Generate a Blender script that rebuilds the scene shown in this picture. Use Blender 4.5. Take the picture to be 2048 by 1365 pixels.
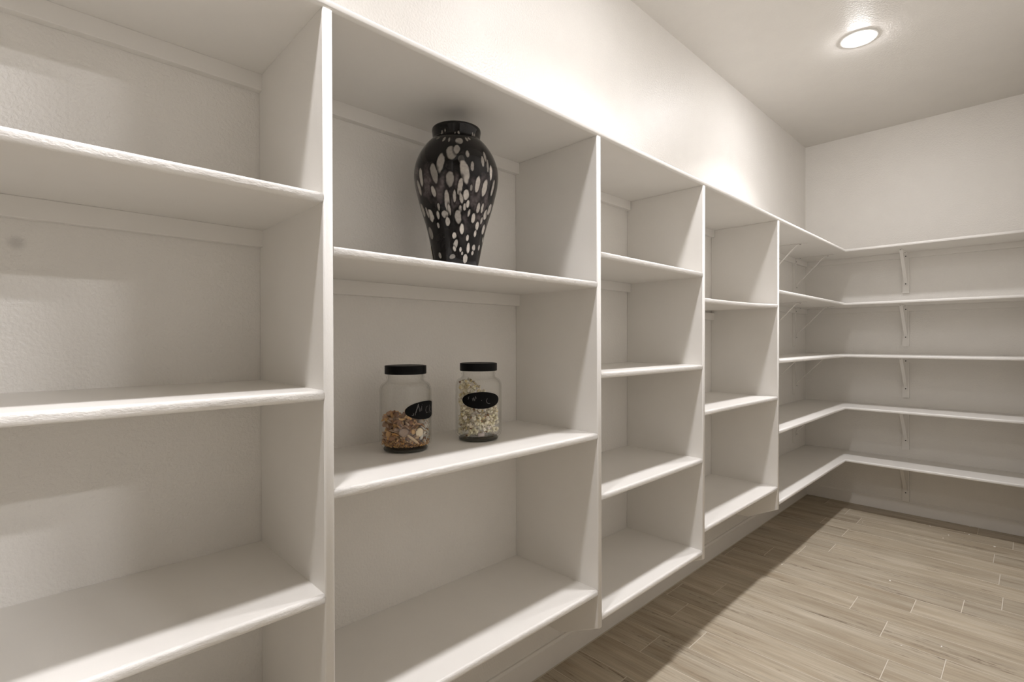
import bpy, bmesh, math, random
import numpy as np
from mathutils import Vector, Matrix

for o in list(bpy.data.objects):
    bpy.data.objects.remove(o)
S = bpy.context.scene
COL = S.collection
PI = math.pi

# ------------------------------------------------------------------ camera, world, exposure
F = 1006.15
cam_data = bpy.data.cameras.new('camera')
cam_data.sensor_width = 36.0
cam_data.lens = F / 2048 * 36.0
cam_data.clip_start = 0.02
cam = bpy.data.objects.new('camera', cam_data)
COL.objects.link(cam)
fw = Vector((-0.71919559, 0.6948069, -0.00103797))
rt = Vector((0.69480763, 0.71919525, -0.0007418))
up = rt.cross(fw)
m = Matrix((rt, up, -fw)).transposed().to_4x4()
m.translation = (1.25295, 0.0, 1.21589)
cam.matrix_world = m
S.camera = cam

S.view_settings.view_transform = 'Standard'
S.view_settings.look = 'None'
S.view_settings.exposure = 0.62
S.view_settings.gamma = 1.0
S.view_settings.use_curve_mapping = False
w = bpy.data.worlds.new('world')
w.use_nodes = True
w.node_tree.nodes['Background'].inputs[0].default_value = (1.0, 0.98, 0.95, 1)
w.node_tree.nodes['Background'].inputs[1].default_value = 0.2
S.world = w
try:
    S.cycles.use_denoising = True
    S.cycles.max_bounces = 14
    S.cycles.diffuse_bounces = 9
    S.cycles.transparent_max_bounces = 16
    S.cycles.sample_clamp_indirect = 6.0
except Exception:
    pass
LAMP_PANTRY = (4.0, 4.0, 6.0)       # watts of the focused part of the pantry downlights, from the opening to the back wall
LAMP_KITCHEN = 1.0       # watts of the focused part of a kitchen downlight
SPREAD = 112.0           # beam of the downlights, degrees
LAMP_TINT = (1.0, 0.978, 0.998)

# ------------------------------------------------------------------ dimensions (metres)
ZC = 2.743               # ceiling
YB = 4.4452              # back wall
D = 0.349                # shelf depth
T = 0.019                # board thickness
XR = 1.33                # right wall
YF = -1.40               # wall behind the camera
DIV_Y = [-0.447, 0.3945, 1.2315, 1.9215, 2.7625]
S1, S2, S3, S4, S5 = 1.8295, 1.4575, 1.0965, 0.7335, 0.3690   # undersides of the corner shelves
LIGHTS = [(0.642, 0.12), (0.642, 1.52), (0.642, 3.03)]
KITCHEN_LIGHTS = [(3.52, 0.634), (2.75, 0.634)]

# ------------------------------------------------------------------ materials
def new_mat(name):
    mt = bpy.data.materials.new(name)
    mt.use_nodes = True
    nt = mt.node_tree
    return mt, nt, nt.nodes['Principled BSDF']

def node(nt, kind, **kw):
    n = nt.nodes.new(kind)
    for k, v in kw.items():
        if k.startswith('i_'):
            n.inputs[k[2:].replace('_', ' ')].default_value = v
        else:
            setattr(n, k, v)
    return n

PAINT = (0.765, 0.745, 0.708, 1)

def paint(name, color, rough, layers, dark_spot=None):
    """painted surface: layers = [(noise scale xyz, strength, distance)] of fine relief"""
    mt, nt, b = new_mat(name)
    L = nt.links
    b.inputs['Base Color'].default_value = color
    b.inputs['Roughness'].default_value = rough
    b.inputs['Specular IOR Level'].default_value = 0.45
    tc = node(nt, 'ShaderNodeTexCoord')
    prev = None
    for sc, st, dist in layers:
        mp = node(nt, 'ShaderNodeMapping')
        mp.inputs['Scale'].default_value = sc
        L.new(tc.outputs['Object'], mp.inputs[0])
        nz = node(nt, 'ShaderNodeTexNoise', i_Scale=1.0, i_Detail=2.0, i_Roughness=0.5)
        L.new(mp.outputs[0], nz.inputs['Vector'])
        rp = node(nt, 'ShaderNodeMapRange')
        rp.inputs[1].default_value = 0.35
        rp.inputs[2].default_value = 0.65
        L.new(nz.outputs[0], rp.inputs[0])
        bp = node(nt, 'ShaderNodeBump', i_Strength=st, i_Distance=dist)
        L.new(rp.outputs[0], bp.inputs['Height'])
        if prev:
            L.new(prev.outputs[0], bp.inputs['Normal'])
        prev = bp
    L.new(prev.outputs[0], b.inputs['Normal'])
    # very slight mottling of the paint film
    nz = node(nt, 'ShaderNodeTexNoise', i_Scale=9.0, i_Detail=3.0)
    L.new(tc.outputs['Object'], nz.inputs['Vector'])
    rm = node(nt, 'ShaderNodeMapRange')
    rm.inputs[3].default_value = 0.97
    rm.inputs[4].default_value = 1.03
    L.new(nz.outputs[0], rm.inputs[0])
    mx = node(nt, 'ShaderNodeVectorMath', operation='SCALE')
    mx.inputs[0].default_value = color[:3]
    L.new(rm.outputs[0], mx.inputs['Scale'])
    out = mx.outputs[0]
    if dark_spot:  # small round spot, darkest at its centre
        d = node(nt, 'ShaderNodeVectorMath', operation='DISTANCE')
        L.new(tc.outputs['Object'], d.inputs[0])
        d.inputs[1].default_value = dark_spot
        r2 = node(nt, 'ShaderNodeMapRange', interpolation_type='SMOOTHSTEP')
        r2.inputs[1].default_value = 0.003
        r2.inputs[2].default_value = 0.017
        r2.inputs[3].default_value = 0.78
        r2.inputs[4].default_value = 1.0
        L.new(d.outputs['Value'], r2.inputs[0])
        m2 = node(nt, 'ShaderNodeVectorMath', operation='SCALE')
        L.new(out, m2.inputs[0])
        L.new(r2.outputs[0], m2.inputs['Scale'])
        out = m2.outputs[0]
    L.new(out, b.inputs['Base Color'])
    return mt

M_WALL = paint('wall_paint', PAINT, 0.36, [((140, 140, 140), 0.5, 0.0012), ((420, 420, 420), 0.15, 0.0004)], dark_spot=(0.0, -0.012, 1.39))
M_KWALL = paint('kitchen_paint', (0.42, 0.39, 0.35, 1), 0.5, [((150, 150, 150), 0.3, 0.001)])
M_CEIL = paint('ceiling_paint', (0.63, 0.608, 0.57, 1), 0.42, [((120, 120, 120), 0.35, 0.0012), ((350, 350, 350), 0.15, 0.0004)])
M_BOARD = paint('board_paint', PAINT, 0.40, [((260, 260, 260), 0.10, 0.0004)])
M_EDGE = paint('raw_edge_paint', (0.765, 0.748, 0.715, 1), 0.36, [((120, 60, 120), 0.45, 0.0010), ((420, 220, 420), 0.35, 0.0005)])
M_EDGE_X = paint('raw_edge_paint_across', (0.765, 0.748, 0.715, 1), 0.36, [((160, 160, 160), 0.12, 0.0004)])
M_EDGE_V = paint('upright_edge_paint', (0.765, 0.748, 0.715, 1), 0.38, [((160, 160, 80), 0.25, 0.0006), ((420, 420, 200), 0.2, 0.0004)])
M_BASE = paint('baseboard_paint', (0.765, 0.745, 0.708, 1), 0.42, [((60, 60, 60), 0.1, 0.0005)])

def simple(name, color, rough=0.5, metal=0.0, **kw):
    mt, nt, b = new_mat(name)
    b.inputs['Base Color'].default_value = color
    b.inputs['Roughness'].default_value = rough
    b.inputs['Metallic'].default_value = metal
    for k, v in kw.items():
        b.inputs[k.replace('_', ' ')].default_value = v
    # faint wear so that no surface is perfectly even
    nz = node(nt, 'ShaderNodeTexNoise', i_Scale=40.0, i_Detail=3.0)
    tc = node(nt, 'ShaderNodeTexCoord')
    nt.links.new(tc.outputs['Object'], nz.inputs['Vector'])
    rm = node(nt, 'ShaderNodeMapRange')
    rm.inputs[3].default_value = max(0.02, rough - 0.04)
    rm.inputs[4].default_value = min(1, rough + 0.04)
    nt.links.new(nz.outputs[0], rm.inputs[0])
    nt.links.new(rm.outputs[0], b.inputs['Roughness'])
    return mt

M_BRACKET = simple('bracket_enamel', (0.765, 0.745, 0.708, 1), 0.35)
M_SCREW = simple('screw_dark', (0.012, 0.011, 0.010, 1), 0.5)
M_TRIM = simple('fixture_white', (0.80, 0.80, 0.77, 1), 0.35)
M_LID = simple('lid_black', (0.003, 0.003, 0.003, 1), 0.45, Specular_IOR_Level=0.12)
M_CHALK = simple('chalkboard_black', (0.003, 0.003, 0.003, 1), 0.6, Specular_IOR_Level=0.1)
M_SCRIPT = simple('chalk_script', (0.16, 0.155, 0.15, 1), 0.7)
M_PAPER = simple('sticker_paper', (0.62, 0.58, 0.50, 1), 0.6)
M_INK = simple('sticker_ink', (0.02, 0.02, 0.02, 1), 0.6)
M_FLECK = simple('paint_fleck', (0.85, 0.83, 0.79, 1), 0.7)
M_PACKET = simple('packet_paper', (0.55, 0.48, 0.47, 1), 0.5)
M_GROUT = simple('grout', (0.62, 0.57, 0.48, 1), 0.9)

def emitter(name, strength):
    mt = bpy.data.materials.new(name)
    mt.use_nodes = True
    nt = mt.node_tree
    nt.nodes.remove(nt.nodes['Principled BSDF'])
    em = node(nt, 'ShaderNodeEmission', i_Strength=strength)
    em.inputs[0].default_value = (*LAMP_TINT, 1)
    nt.links.new(em.outputs[0], nt.nodes['Material Output'].inputs[0])
    return mt
M_LENS = emitter('lens_lit', 160.0)
M_LENS_MID = emitter('middle_lens_lit', 125.0)
M_LENS_K = emitter('kitchen_lens_lit', 720.0)

def tile_material():
    mt, nt, b = new_mat('wood_look_tile')
    L = nt.links
    tc = node(nt, 'ShaderNodeTexCoord')
    oi = node(nt, 'ShaderNodeObjectInfo')
    off = node(nt, 'ShaderNodeVectorMath', operation='MULTIPLY_ADD')
    comb = node(nt, 'ShaderNodeCombineXYZ')
    for i in range(3):
        L.new(oi.outputs['Random'], comb.inputs[i])
    L.new(comb.outputs[0], off.inputs[0])
    off.inputs[1].default_value = (17.0, 31.0, 53.0)
    L.new(tc.outputs['Object'], off.inputs[2])
    def noise(sc, detail, rough, dist=0.0):
        mp = node(nt, 'ShaderNodeMapping')
        mp.inputs['Scale'].default_value = sc
        L.new(off.outputs[0], mp.inputs[0])
        n = node(nt, 'ShaderNodeTexNoise', i_Scale=1.0, i_Detail=detail, i_Roughness=rough, i_Distortion=dist)
        L.new(mp.outputs[0], n.inputs['Vector'])
        return n
    broad = noise((2.2, 16, 1), 3, 0.55, 0.3)
    fine = noise((4.0, 120, 1), 5, 0.65, 0.2)
    rough_saw = noise((26, 150, 1), 4, 0.7)
    streak = noise((2.6, 34, 1), 4, 0.6, 0.6)
    r1 = node(nt, 'ShaderNodeValToRGB')
    e = r1.color_ramp.elements
    e[0].position, e[0].color = 0.26, (0.325, 0.265, 0.188, 1)
    e[1].position, e[1].color = 0.70, (0.470, 0.415, 0.328, 1)
    x = r1.color_ramp.elements.new(0.50); x.color = (0.412, 0.354, 0.268, 1)
    L.new(broad.outputs[0], r1.inputs[0])
    r2 = node(nt, 'ShaderNodeMapRange')
    r2.inputs[1].default_value, r2.inputs[2].default_value = 0.3, 0.7
    r2.inputs[3].default_value, r2.inputs[4].default_value = 0.80, 1.14
    L.new(fine.outputs[0], r2.inputs[0])
    mul = node(nt, 'ShaderNodeVectorMath', operation='SCALE')
    L.new(r1.outputs[0], mul.inputs[0]); L.new(r2.outputs[0], mul.inputs['Scale'])
    # sparse dark streaks along the grain
    r3 = node(nt, 'ShaderNodeMapRange', interpolation_type='SMOOTHSTEP')
    r3.inputs[1].default_value, r3.inputs[2].default_value = 0.56, 0.70
    L.new(streak.outputs[0], r3.inputs[0])
    r4 = node(nt, 'ShaderNodeMapRange')
    r4.inputs[1].default_value, r4.inputs[2].default_value = 0.42, 0.6
    L.new(rough_saw.outputs[0], r4.inputs[0])
    mm = node(nt, 'ShaderNodeMath', operation='MULTIPLY')
    L.new(r3.outputs[0], mm.inputs[0]); L.new(r4.outputs[0], mm.inputs[1])
    mm2 = node(nt, 'ShaderNodeMath', operation='MULTIPLY')
    L.new(mm.outputs[0], mm2.inputs[0]); mm2.inputs[1].default_value = 0.9
    mix = node(nt, 'ShaderNodeMix', data_type='RGBA')
    L.new(mm2.outputs[0], mix.inputs[0]); L.new(mul.outputs[0], mix.inputs[6])
    mix.inputs[7].default_value = (0.13, 0.096, 0.066, 1)
    # each tile a little lighter or darker
    r5 = node(nt, 'ShaderNodeMapRange')
    r5.inputs[3].default_value, r5.inputs[4].default_value = 0.90, 1.09
    L.new(oi.outputs['Random'], r5.inputs[0])
    sc = node(nt, 'ShaderNodeVectorMath', operation='SCALE')
    L.new(mix.outputs[2], sc.inputs[0]); L.new(r5.outputs[0], sc.inputs['Scale'])
    L.new(sc.outputs[0], b.inputs['Base Color'])
    b.inputs['Roughness'].default_value = 0.52
    b.inputs['Specular IOR Level'].default_value = 0.35
    bp = node(nt, 'ShaderNodeBump', i_Strength=0.25, i_Distance=0.0008)
    L.new(fine.outputs[0], bp.inputs['Height'])
    L.new(bp.outputs[0], b.inputs['Normal'])
    return mt
M_TILE = tile_material()

def glass_material(name='jar_glass', face=(0.985, 0.985, 0.98, 1), mid=(0.94, 0.94, 0.93, 1), rim=(0.30, 0.30, 0.29, 1)):
    """thin clear glass: see-through with a fresnel sheen and a faint grey tint"""
    mt = bpy.data.materials.new(name)
    mt.use_nodes = True
    nt = mt.node_tree
    nt.nodes.remove(nt.nodes['Principled BSDF'])
    L = nt.links
    tr = node(nt, 'ShaderNodeBsdfTransparent')
    lw = node(nt, 'ShaderNodeLayerWeight', i_Blend=0.22)
    ramp = node(nt, 'ShaderNodeValToRGB')
    e = ramp.color_ramp.elements
    e[0].position, e[0].color = 0.0, face
    e[1].position, e[1].color = 1.0, rim
    x = e.new(0.80); x.color = mid
    L.new(lw.outputs['Facing'], ramp.inputs[0])
    L.new(ramp.outputs[0], tr.inputs[0])
    gl = node(nt, 'ShaderNodeBsdfGlossy', i_Roughness=0.03)
    pw = node(nt, 'ShaderNodeMath', operation='POWER')
    pw.inputs[1].default_value = 5.0
    lf = node(nt, 'ShaderNodeLayerWeight', i_Blend=0.5)
    L.new(lf.outputs['Facing'], pw.inputs[0])
    fr = node(nt, 'ShaderNodeMath', operation='MULTIPLY_ADD')      # Schlick, the same from either side of the pane
    L.new(pw.outputs[0], fr.inputs[0])
    fr.inputs[1].default_value = 0.80
    fr.inputs[2].default_value = 0.035
    nz = node(nt, 'ShaderNodeTexNoise', i_Scale=22.0, i_Detail=1.0)
    tc = node(nt, 'ShaderNodeTexCoord')
    L.new(tc.outputs['Object'], nz.inputs['Vector'])
    bp = node(nt, 'ShaderNodeBump', i_Strength=0.12, i_Distance=0.002)
    L.new(nz.outputs[0], bp.inputs['Height'])
    L.new(bp.outputs[0], gl.inputs['Normal'])
    mix = node(nt, 'ShaderNodeMixShader')
    L.new(fr.outputs[0], mix.inputs[0]); L.new(tr.outputs[0], mix.inputs[1]); L.new(gl.outputs[0], mix.inputs[2])
    L.new(mix.outputs[0], nt.nodes['Material Output'].inputs[0])
    return mt
M_GLASS = glass_material()
M_GLASS_THICK = glass_material('thick_glass', (0.40, 0.40, 0.37, 1), (0.28, 0.28, 0.26, 1), (0.10, 0.10, 0.09, 1))

def attr_material(name, attr, rough, coat=0.0, bump=None, spec=0.4):
    mt, nt, b = new_mat(name)
    b.inputs['Specular IOR Level'].default_value = spec
    at = node(nt, 'ShaderNodeAttribute', attribute_name=attr)
    nt.links.new(at.outputs['Color'], b.inputs['Base Color'])
    b.inputs['Roughness'].default_value = rough
    b.inputs['Coat Weight'].default_value = coat
    b.inputs['Coat Roughness'].default_value = 0.04
    if bump:
        tc = node(nt, 'ShaderNodeTexCoord')
        nz = node(nt, 'ShaderNodeTexNoise', i_Scale=bump[0], i_Detail=3.0)
        nt.links.new(tc.outputs['Object'], nz.inputs['Vector'])
        bp = node(nt, 'ShaderNodeBump', i_Strength=bump[1], i_Distance=bump[2])
        nt.links.new(nz.outputs[0], bp.inputs['Height'])
        nt.links.new(bp.outputs[0], b.inputs['Normal'])
    return mt
M_VASE = attr_material('speckled_glass', 'tint', 0.06, 0.0, None, 0.28)
M_FOOD = attr_material('snack_colours', 'tint', 0.75, 0.0, (500, 0.5, 0.001))

# ------------------------------------------------------------------ object helpers
def link(name, me, parent=None, loc=(0, 0, 0)):
    o = bpy.data.objects.new(name, me)
    COL.objects.link(o)
    o.location = loc
    if parent:
        o.parent = parent
    return o

def mesh(name, verts, faces, mats, mat_idx=None, smooth=None):
    me = bpy.data.meshes.new(name)
    me.from_pydata([tuple(v) for v in verts], [], faces)
    for mt in (mats if isinstance(mats, (list, tuple)) else [mats]):
        me.materials.append(mt)
    if mat_idx is not None:
        me.polygons.foreach_set('material_index', mat_idx)
    if smooth is not None:
        if isinstance(smooth, bool):
            smooth = [smooth] * len(faces)
        me.polygons.foreach_set('use_smooth', smooth)
    me.update()
    return me

def fix_normals(me):
    bm = bmesh.new(); bm.from_mesh(me)
    bmesh.ops.recalc_face_normals(bm, faces=bm.faces)
    bm.to_mesh(me); bm.free()
    return me

def box(x0, x1, y0, y1, z0, z1):
    v = [(x0, y0, z0), (x1, y0, z0), (x1, y1, z0), (x0, y1, z0), (x0, y0, z1), (x1, y0, z1), (x1, y1, z1), (x0, y1, z1)]
    f = [(0, 3, 2, 1), (4, 5, 6, 7), (0, 1, 5, 4), (1, 2, 6, 5), (2, 3, 7, 6), (3, 0, 4, 7)]
    return v, f

def boxes(name, mats, *bs):
    V, Fc = [], []
    for b_ in bs:
        v, f = box(*b_)
        n = len(V)
        V += v
        Fc += [tuple(i + n for i in q) for q in f]
    return mesh(name, V, Fc, mats)

def tag(o, label, cat, group=None, kind=None):
    if label: o['label'] = label
    if cat: o['category'] = cat
    if group: o['group'] = group
    if kind: o['kind'] = kind
    return o

def structure(name, me):
    o = link(name, me)
    o['kind'] = 'structure'
    return o

def thing(name, loc, label, cat, group=None):
    o = bpy.data.objects.new(name, None)
    COL.objects.link(o)
    o.location = loc
    o.empty_display_size = 0.05
    return tag(o, label, cat, group)

def edge_profile(d, t, r=0.0065, n=4):
    """outline of a board in (depth, height): square at the wall, eased front edge; last entry of each = is it front"""
    p = [(0.0, 0.0)]
    for k in range(n + 1):
        a = -PI / 2 + PI / 2 * k / n
        p.append((d - r + r * math.cos(a), r + r * math.sin(a)))
    for k in range(n + 1):
        a = PI / 2 * k / n
        p.append((d - r + r * math.cos(a), t - r + r * math.sin(a)))
    p.append((0.0, t))
    return p

def sweep(name, prof, stations, mats, front_from=1, front_to=None):
    """prof: list of (a, h); stations: functions mapping (a, h) -> xyz"""
    n = len(prof)
    V = [st(a, h) for st in stations for a, h in prof]
    Fc, mi, sm = [], [], []
    ft = front_to if front_to is not None else n - 2
    for s in range(len(stations) - 1):
        for i in range(n):
            j = (i + 1) % n
            Fc.append((s * n + i, s * n + j, (s + 1) * n + j, (s + 1) * n + i))
            fr = front_from <= i < ft
            mi.append(1 if fr else 0); sm.append(fr)
    Fc.append(tuple(range(n))[::-1]); mi.append(0); sm.append(False)
    Fc.append(tuple((len(stations) - 1) * n + i for i in range(n))); mi.append(0); sm.append(False)
    return fix_normals(mesh(name, V, Fc, mats, mi, sm))

def lathe(name, prof, mats, seg=64, closed=False, midx=None, smooth=True):
    V, Fc, mi = [], [], []
    n = len(prof)
    for k in range(seg):
        a = 2 * PI * k / seg
        V += [(r * math.cos(a), r * math.sin(a), z) for r, z in prof]
    for k in range(seg):
        k2 = (k + 1) % seg
        for i in range(n if closed else n - 1):
            j = (i + 1) % n
            Fc.append((k * n + i, k2 * n + i, k2 * n + j, k * n + j))
            mi.append(midx[i] if midx else 0)
    me = mesh(name, V, Fc, mats, mi, smooth)
    bm = bmesh.new(); bm.from_mesh(me)
    bmesh.ops.remove_doubles(bm, verts=bm.verts, dist=1e-6)
    bmesh.ops.recalc_face_normals(bm, faces=bm.faces)
    bm.to_mesh(me); bm.free()
    return me

# ------------------------------------------------------------------ the room
W = 0.12
structure('wall_left', boxes('wall_left', M_WALL, (-W, 0, YF - W, YB + W, -0.03, ZC)))
structure('wall_back', boxes('wall_back', M_WALL, (0, XR + W, YB, YB + W, -0.03, ZC)))
structure('wall_front', boxes('wall_front', M_WALL, (0, XR + W, YF - W, YF, -0.03, ZC)))
OP0, OP1, OPH = -0.52, 0.34, 2.44          # cased opening towards the kitchen, where the camera stands
structure('wall_right', boxes('wall_right', M_WALL, (XR, XR + W, YF, OP0, -0.03, ZC), (XR, XR + W, OP1, YB, -0.03, ZC),
                              (XR, XR + W, OP0, OP1, OPH, ZC)))
KX, KY0, KY1 = 5.2, -1.4, 4.6
structure('ceiling', boxes('ceiling', M_CEIL, (-W, XR + W, YF - W, YB + W, ZC, ZC + 0.1)))
structure('ceiling', boxes('ceiling_kitchen', M_KWALL, (XR + W, KX + W, KY0 - W, KY1 + W, ZC, ZC + 0.1)))
WY0, WY1, WZ0, WZ1 = -1.2, 1.4, 0.9, 2.35      # unseen kitchen window, added opposite the opening to let in fill light
structure('wall_east', boxes('wall_east', M_KWALL, (KX, KX + W, KY0, WY0, -0.03, ZC), (KX, KX + W, WY1, KY1, -0.03, ZC),
                             (KX, KX + W, WY0, WY1, -0.03, WZ0), (KX, KX + W, WY0, WY1, WZ1, ZC)))
structure('fill_window_1', boxes('fill_window_1', M_TRIM, (KX + 0.02, KX + 0.07, WY0, WY0 + 0.05, WZ0, WZ1), (KX + 0.02, KX + 0.07, WY1 - 0.05, WY1, WZ0, WZ1),
                            (KX + 0.02, KX + 0.07, WY0, WY1, WZ0, WZ0 + 0.05), (KX + 0.02, KX + 0.07, WY0, WY1, WZ1 - 0.05, WZ1),
                            (KX + 0.03, KX + 0.06, (WY0 + WY1) / 2 - 0.03, (WY0 + WY1) / 2 + 0.03, WZ0, WZ1)))
pd = bpy.data.lights.new('fill_window_portal', 'AREA')
pd.shape = 'RECTANGLE'; pd.size = WY1 - WY0; pd.size_y = WZ1 - WZ0
pd.cycles.is_portal = True
po = bpy.data.objects.new('fill_window_portal', pd)
COL.objects.link(po)
po.matrix_world = Matrix.Translation((KX + 0.09, (WY0 + WY1) / 2, (WZ0 + WZ1) / 2)) @ Matrix(((0, 0, 1, 0), (1, 0, 0, 0), (0, 1, 0, 0), (0, 0, 0, 1)))
structure('wall_north', boxes('wall_north', M_KWALL, (XR + W, KX + W, KY1, KY1 + W, -0.03, ZC)))
structure('wall_south', boxes('wall_south', M_KWALL, (XR + W, KX + W, KY0 - W, KY0, -0.03, ZC)))

floor = structure('floor', boxes('floor', M_GROUT, (0, KX, YF, YB + 0.15, -0.03, -0.0012)))

# floor tiles, one object each: long wood-look tiles laid across the pantry
ROW0, PITCH, LEN, GAP = 1.722, 0.1594, 0.834, 0.0032
OFFS = {0: .187, 1: .309, 2: .148, 3: .037, 4: .190, 5: .817, 6: .677, 7: .040, 8: .197, 9: .322, 10: .437,
        11: .302, 12: .430, 13: .269, 14: .440, 15: .339, 16: 1.011}
def tile_mesh(L_, Wd):
    c = 0.0012
    z0, z1 = -0.009, 0.0
    hx, hy = L_ / 2, Wd / 2
    v = [(-hx, -hy, z0), (hx, -hy, z0), (hx, hy, z0), (-hx, hy, z0),
         (-hx, -hy, z1 - c * .6), (hx, -hy, z1 - c * .6), (hx, hy, z1 - c * .6), (-hx, hy, z1 - c * .6),
         (-hx + c, -hy + c, z1), (hx - c, -hy + c, z1), (hx - c, hy - c, z1), (-hx + c, hy - c, z1)]
    f = [(8, 9, 10, 11)]
    for a in range(4):
        b_ = (a + 1) % 4
        f += [(a, b_, 4 + b_, 4 + a), (4 + a, 4 + b_, 8 + b_, 8 + a)]
    return mesh('tile', v, f, M_TILE)
cache = {}
rnd = random.Random(5)
for k in range(-20, 18):
    y0 = ROW0 + PITCH * k
    y1 = y0 + PITCH
    y0 = max(y0, YF); y1 = min(y1, YB - 0.0145)
    if y1 - y0 < 0.02:
        continue
    x = OFFS.get(k, rnd.uniform(0, LEN)) % LEN - LEN
    while x < XR:
        a, b_ = max(x, 0.0145 + 0.003), min(x + LEN, XR - 0.002)
        if b_ - a > 0.012:
            key = (round(b_ - a - GAP, 4), round(y1 - y0 - GAP, 4))
            if key not in cache:
                cache[key] = tile_mesh(*key)
            link('tile', cache[key], floor, ((a + b_) / 2, (y0 + y1) / 2, 0))
        x += LEN

# baseboards with an eased top
def baseboard(name, stations):
    h, t = 0.090, 0.014
    prof = [(0, 0), (t, 0), (t, h - 0.009), (t - 0.003, h - 0.007), (0.006, h), (0, h)]
    me = sweep(name, prof, stations, [M_BASE, M_BASE], 99)
    return structure(name, me)
baseboard('baseboard_left', [lambda a, h: (a, YF, h), lambda a, h: (a, YB, h)])
baseboard('baseboard_back', [lambda a, h: (0.014, YB - a, h), lambda a, h: (XR, YB - a, h)])

# ------------------------------------------------------------------ ceiling lights
def downlight(name, x, y, label, lens_mat, watts):
    t = thing(name, (x, y, ZC), label, 'light', 'recessed ceiling downlights')
    ring = [(0.0612, -0.0005), (0.0613, -0.0036), (0.0640, -0.0044), (0.0770, -0.0042), (0.0808, -0.0034), (0.0828, 0.0), (0.0612, 0.0)]
    link('trim_ring', lathe('trim_ring', ring, M_TRIM, 72, True), t)
    lens = [(0.0, -0.0165), (0.015, -0.0161), (0.03, -0.0148), (0.043, -0.0124), (0.052, -0.0095), (0.0580, -0.0062), (0.0605, -0.0036)]
    o = link('lens', lathe('lens', lens, lens_mat, 72), t)
    o['label'] = 'glowing white lens'
    ld = bpy.data.lights.new('downlight_lamp', 'AREA')
    ld.shape = 'DISK'
    ld.size = 0.105
    ld.energy = watts
    ld.color = LAMP_TINT
    ld.spread = math.radians(SPREAD)
    lo = bpy.data.objects.new('downlight_lamp', ld)
    COL.objects.link(lo)
    lo.parent = t
    lo.location = (0, 0, -0.0175)
    return t
downlight('ceiling_downlight', LIGHTS[2][0], LIGHTS[2][1], 'round white ceiling downlight shining in front of the back wall', M_LENS, LAMP_PANTRY[2])
downlight('ceiling_downlight', LIGHTS[1][0], LIGHTS[1][1], 'round white ceiling downlight in the middle of the pantry ceiling', M_LENS_MID, LAMP_PANTRY[1])
downlight('ceiling_downlight', LIGHTS[0][0], LIGHTS[0][1], 'round white ceiling downlight nearest the pantry opening', M_LENS, LAMP_PANTRY[0])
downlight('ceiling_downlight', KITCHEN_LIGHTS[0][0], KITCHEN_LIGHTS[0][1], 'farther of two ceiling downlights in the room outside the opening', M_LENS_K, LAMP_KITCHEN)
downlight('ceiling_downlight', KITCHEN_LIGHTS[1][0], KITCHEN_LIGHTS[1][1], 'nearer of two ceiling downlights in the room outside the opening', M_LENS_K, LAMP_KITCHEN)

# ------------------------------------------------------------------ the built-in shelving
unit = thing('shelving_unit', (0, 0, 0), 'painted built-in shelving of upright dividers and fixed shelves along the left wall', 'shelving')

def divider(yk, lean_top, lean_bot, y_thick=T):
    """upright board with eased front edges and a clipped front toe; leans slightly as built"""
    z_top = S1 - 0.0005
    out = [(0.001, 0.276), (0.190, 0.276), (0.2005, 0.2775), (0.209, 0.281), (D, 0.350), (D, z_top), (0.001, z_top)]
    # two outlines joined; the front edge is eased by insetting the outer rim
    r = 0.0035
    def ysh(z):
        return lean_bot + (lean_top - lean_bot) * (z - 0.35) / (z_top - 0.35)
    V, Fc, mi, sm = [], [], [], []
    n = len(out)
    rings = [(0.0, r), (r * 0.3, r * 0.3), (r, 0.0), (y_thick - r, 0.0), (y_thick - r * 0.3, r * 0.3), (y_thick, r)]
    for yy, ins in rings:
        for i, (x, z) in enumerate(out):
            xi, zi = x, z
            if i in (4, 5):
                xi -= ins
            if i in (1, 2, 3, 4):
                zi += ins * 0.6
            V.append((xi, yk + yy + ysh(z), zi))
    for s in range(len(rings) - 1):
        for i in range(n):
            j = (i + 1) % n
            Fc.append((s * n + i, s * n + j, (s + 1) * n + j, (s + 1) * n + i))
            mi.append(1 if i in (3, 4) else 0); sm.append(i in (1, 2, 3, 4))
    Fc.append(tuple(range(n))); mi.append(0); sm.append(False)
    Fc.append(tuple((len(rings) - 1) * n + i for i in range(n))); mi.append(0); sm.append(False)
    return fix_normals(mesh('divider', V, Fc, [M_BOARD, M_EDGE_V], mi, sm))
LEANS = [(0, 0), (-0.003, 0.0025), (-0.004, 0.002), (0.003, -0.003), (0.002, -0.003)]
for yk, (lt, lb) in zip(DIV_Y, LEANS):
    link('divider', divider(yk, lt, lb), unit)

def cleat_y(y0, y1, z_under, parent):
    pr = [(0, -0.0375), (0.0185, -0.0375), (0.019, -0.036), (0.019, 0), (0, 0)]
    me = sweep('cleat', pr, [lambda a, h: (a + 0.0005, y0, z_under + h), lambda a, h: (a + 0.0005, y1, z_under + h)], [M_BOARD, M_BOARD], 99)
    return link('cleat', me, parent)

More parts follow.
